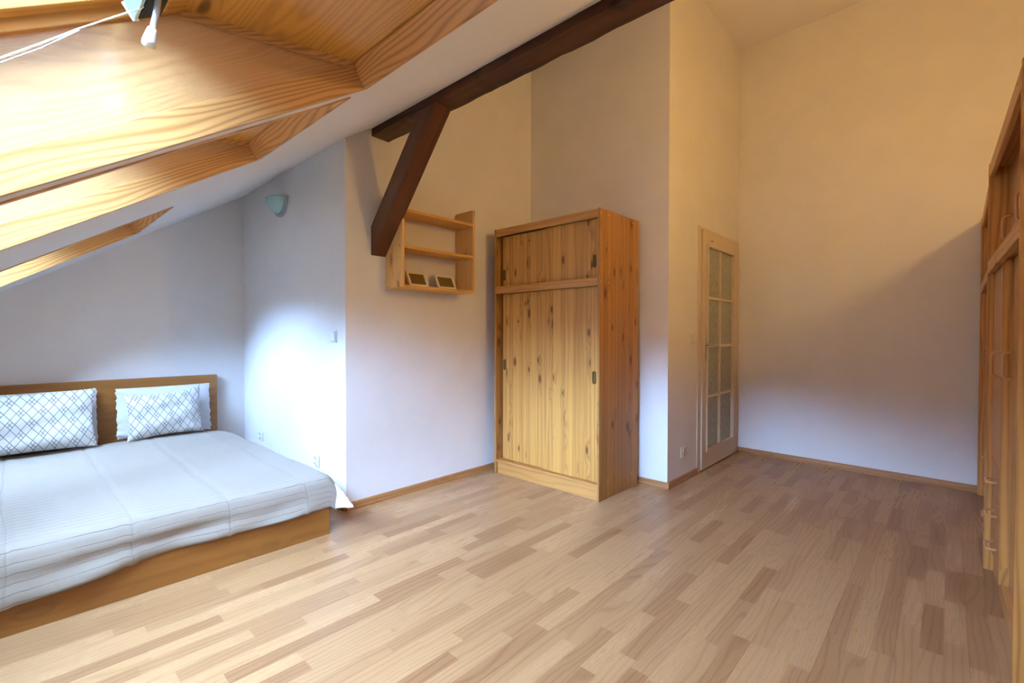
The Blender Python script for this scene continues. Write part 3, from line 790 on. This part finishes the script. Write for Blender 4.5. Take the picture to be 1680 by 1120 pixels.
md = qt.modifiers.new('Solidify', 'SOLIDIFY'); md.thickness = .005; md.offset = -1

# pillows
def pillow(name, yc, zb, w, h, thk, xb, tilt, mat, label, cat, group, peak=(0,0,0,0), ruffle=0., rotx=0., seed=0, pin=.06):
    """stands on its long edge, leaning back; local u = across (+y), v = up. peak lifts corners (tl,tr,bl,br)"""
    rnd = random.Random(seed); ph = [rnd.uniform(0, 6.28) for _ in range(8)]
    g = Geo(); n, m = 40, 28; fl = .03
    up = Vector((-math.sin(tilt), 0, math.cos(tilt))); nr = Vector((math.cos(tilt), 0, math.sin(tilt)))
    def pt(u, v, side):
        # u,v in [-1,1]
        U = u*w/2*(1 - pin*(1-v*v)) ; V = v*h/2*(1 - pin*1.2*(1-u*u))
        e = max(0., 1-abs(u)**3.2)*max(0., 1-abs(v)**3.2)
        t_ = thk/2*e**.55
        wob = .012*math.sin(3*u+2.2*v+ph[0]) + .014*math.sin(6*v-3*u+ph[1]) + .006*math.sin(8*u+ph[2])
        t_ *= (1+1.2*wob/.03*.25)
        if ruffle:
            ed = max(abs(u)**8, abs(v)**10)
            U += ruffle*ed*(math.sin(23*v+ph[3])+.7*math.sin(11*v+ph[6])+.6*math.sin(41*v+ph[7]))*.4*(1 if u > 0 else -1) + (ruffle*.5*ed*(1 if u > 0 else -1))
            off = ruffle*ed*math.sin(22*v+9*u+ph[4])
        else: off = .004*math.sin(9*u+7*v+ph[5])*(1-e)
        cu = (abs(u)*abs(v))**4
        k = peak[(0 if u < 0 else 1) + (0 if v > 0 else 2)]
        V += k*cu*(1 if v > 0 else -1)
        c, s = math.cos(rotx), math.sin(rotx); U, V = c*U - s*V, s*U + c*V
        p = Vector((xb, yc, zb + h/2*math.cos(tilt))) + Vector((0,1,0))*U + up*V + nr*(off + side*t_)
        return p
    vs = []; uv = []
    for side in (1, -1):
        for i in range(n+1):
            for j in range(m+1):
                u, v = -1+2*i/n, -1+2*j/m
                u = math.sin(u*math.pi/2); v = math.sin(v*math.pi/2)
                p = pt(u, v, side); vs.append(p); uv.append((u*w/2, v*h/2))
    fs = []; N1 = (n+1)*(m+1)
    for i in range(n):
        for j in range(m):
            q = i*(m+1)+j
            fs.append((q, q+m+1, q+m+2, q+1)); fs.append((N1+q, N1+q+1, N1+q+m+2, N1+q+m+1))
    bd = [i*(m+1) for i in range(n+1)] + [n*(m+1)+j for j in range(1, m+1)] + [i*(m+1)+m for i in range(n-1, -1, -1)] + [j for j in range(m-1, 0, -1)]
    for a, b in zip(bd, bd[1:]+bd[:1]): fs.append((a, b, N1+b, N1+a)[::-1])
    g.add(vs, fs); g.uv = uv
    return single(name, g, mat, label, cat, group, smooth=True)
PG = 'pillows leaning on the headboard'
pillow('pillow', .862, .340, .60, .375, .075, -4.535, R(7), WCOT, 'plain white pillow with frilled edge, behind the right patterned pillow', 'pillow', PG, ruffle=.008, seed=1, pin=.01, peak=(0,0,.0,.01))
pillow('pillow', .12, .340, .66, .385, .075, -4.535, R(7), WCOT, 'plain white pillow behind the left patterned pillow', 'pillow', PG, ruffle=.005, seed=2, pin=.01)
pillow('pillow', .835, .343, .485, .345, .10, -4.405, R(12), PATT, 'small white pillow with grey diamond lattice, near the alcove corner', 'pillow', PG, peak=(0,.035,0,0), seed=3, rotx=R(1.5), pin=.085)
pillow('pillow', .085, .343, .70, .405, .11, -4.395, R(12), PATT, 'wide white pillow with grey diamond lattice, at the left edge', 'pillow', PG, seed=4, pin=.06)

# ------------------------------------------------------------------ blind, cord and tube in the nearest roof window
def ray(u, v):
    return F + RT*(u-840)/f - UP*(v-560)/f
bl = thing('pleated_blind', (-1.25, .22, 1.80), 'folded black pleated blind with white cord and clear wand in the nearest roof window', 'blind')
NV = Vector(NRM); SV = Vector(SL)
def bx(c, a, la, b, lb, n, ln):
    c = Vector(c); a = Vector(a)*la; b = Vector(b)*lb; n = Vector(n)*ln
    return [c, c+a, c+a+b, c+b], n
g = Geo()
bo = Vector((-1.30, .255, 1.845))
for k in range(12):
    a_ = -.018 - .0038*k; w_ = .60
    g.prism([bo + SV*a_ - NV*.006, bo + SV*(a_-.0022) - NV*.006, bo + SV*(a_-.0034) + NV*.024, bo + SV*(a_-.0012) + NV*.024], (w_, 0, 0))
obj('pleats', g, BLACK, bl)
g = Geo().prism(*bx(bo + SV*-.073 - NV*.006, (1,0,0), .60, SV, .009, NV, .034)); obj('lower_profile', g, TEAL, bl, bevel=.002)
g = Geo().prism(*bx(bo + SV*-.075 - NV*.008 - Vector((.006,0,0)), (1,0,0), .006, SV, .013, NV, .038)); obj('end_cap', g, WHITEP, bl, bevel=.002)
def at_x(u, v, x):
    d_ = ray(u, v); return Vector((0,0,H)) + d_*(x/d_.x)
pc = [at_x(u, v, x) for u, v, x in ((-60, 116, -1.30), (0, 95, -1.29), (65, 72, -1.28), (130, 47, -1.27), (190, 27, -1.26), (230, 14, -1.25), (262, -4, -1.24))]
g = Geo().tube(pc, .0016, 6)
pc2 = [p + Vector((0, .002, -.007)) for p in pc[:3]] + [pc[3] + Vector((0, 0, -.003))]
g.tube(pc2, .0012, 6)
obj('pull_cord', g, CORD, bl, smooth=True)
pt_ = [at_x(u, v, -1.22) for u, v in ((261, -12), (259, 5), (256, 25), (252, 42), (249, 52))]
tw = obj('control_wand', Geo().tube(pt_, .006, 10), CLEAR, bl, smooth=True)
pe = [at_x(u, v, -1.22) for u, v in ((250, 48), (247.5, 58), (245, 68), (244, 74))]
obj('white_tip', Geo().tube(pe, [.0085, .0105, .0125, .0125], 12), WHITEP, tw, smooth=True)
ORG[0] = Vector((0,0,0))

# ------------------------------------------------------------------ light
wld = bpy.data.worlds.new('sky'); SC.world = wld; wld.use_nodes = True
nt = wld.node_tree; bg = nt.nodes['Background']; bg.inputs[1].default_value = 35.0
gc = nt.nodes.new('ShaderNodeTexCoord'); sx = nt.nodes.new('ShaderNodeSeparateXYZ'); nt.links.new(gc.outputs['Generated'], sx.inputs[0])
cr = nt.nodes.new('ShaderNodeValToRGB'); nt.links.new(sx.outputs['Z'], cr.inputs[0])
SKYB = [(0.0, (.03, .025, .022)), (.105, (.05, .05, .05)), (.17, (.96, 1.50, 2.42)), (.42, (.90, 1.41, 2.28)), (.72, (.74, 1.03, 1.42)), (1.0, (.70, .99, 1.37))]
for k_, (p_, c_0) in enumerate(SKYB):   # roofs outside, bright haze low in the sky, bluer overhead
    e_ = cr.color_ramp.elements[k_] if k_ < 2 else cr.color_ramp.elements.new(p_)
    e_.position = p_; e_.color = (*c_0, 1)
vm = nt.nodes.new('ShaderNodeVectorMath'); vm.operation = 'SCALE'; nt.links.new(cr.outputs[0], vm.inputs[0])
ma = nt.nodes.new('ShaderNodeMath'); ma.operation = 'MULTIPLY_ADD'; nt.links.new(sx.outputs['X'], ma.inputs[0]); ma.inputs[1].default_value = .6; ma.inputs[2].default_value = 1.0
mb = nt.nodes.new('ShaderNodeMath'); mb.operation = 'MULTIPLY_ADD'; nt.links.new(sx.outputs['Y'], mb.inputs[0]); mb.inputs[1].default_value = -.25; nt.links.new(ma.outputs[0], mb.inputs[2])
nt.links.new(mb.outputs[0], vm.inputs['Scale']); nt.links.new(vm.outputs[0], bg.inputs[0])   # sky brighter towards the sun side
wl = bpy.data.lights.new('warm_wall_lamp', 'POINT'); wl.energy = 38; wl.color = (1.0, .60, .16); wl.shadow_soft_size = .07
wo = bpy.data.objects.new('warm_wall_lamp', wl); COL.objects.link(wo); wo.location = (.56, 2.5, 2.24)

# ------------------------------------------------------------------ colour management
SC.view_settings.view_transform = 'Standard'; SC.view_settings.look = 'None'
SC.view_settings.gamma = 1; SC.view_settings.exposure = 0.0
SC.view_settings.use_curve_mapping = False
SC.cycles.max_bounces = 10; SC.cycles.diffuse_bounces = 6
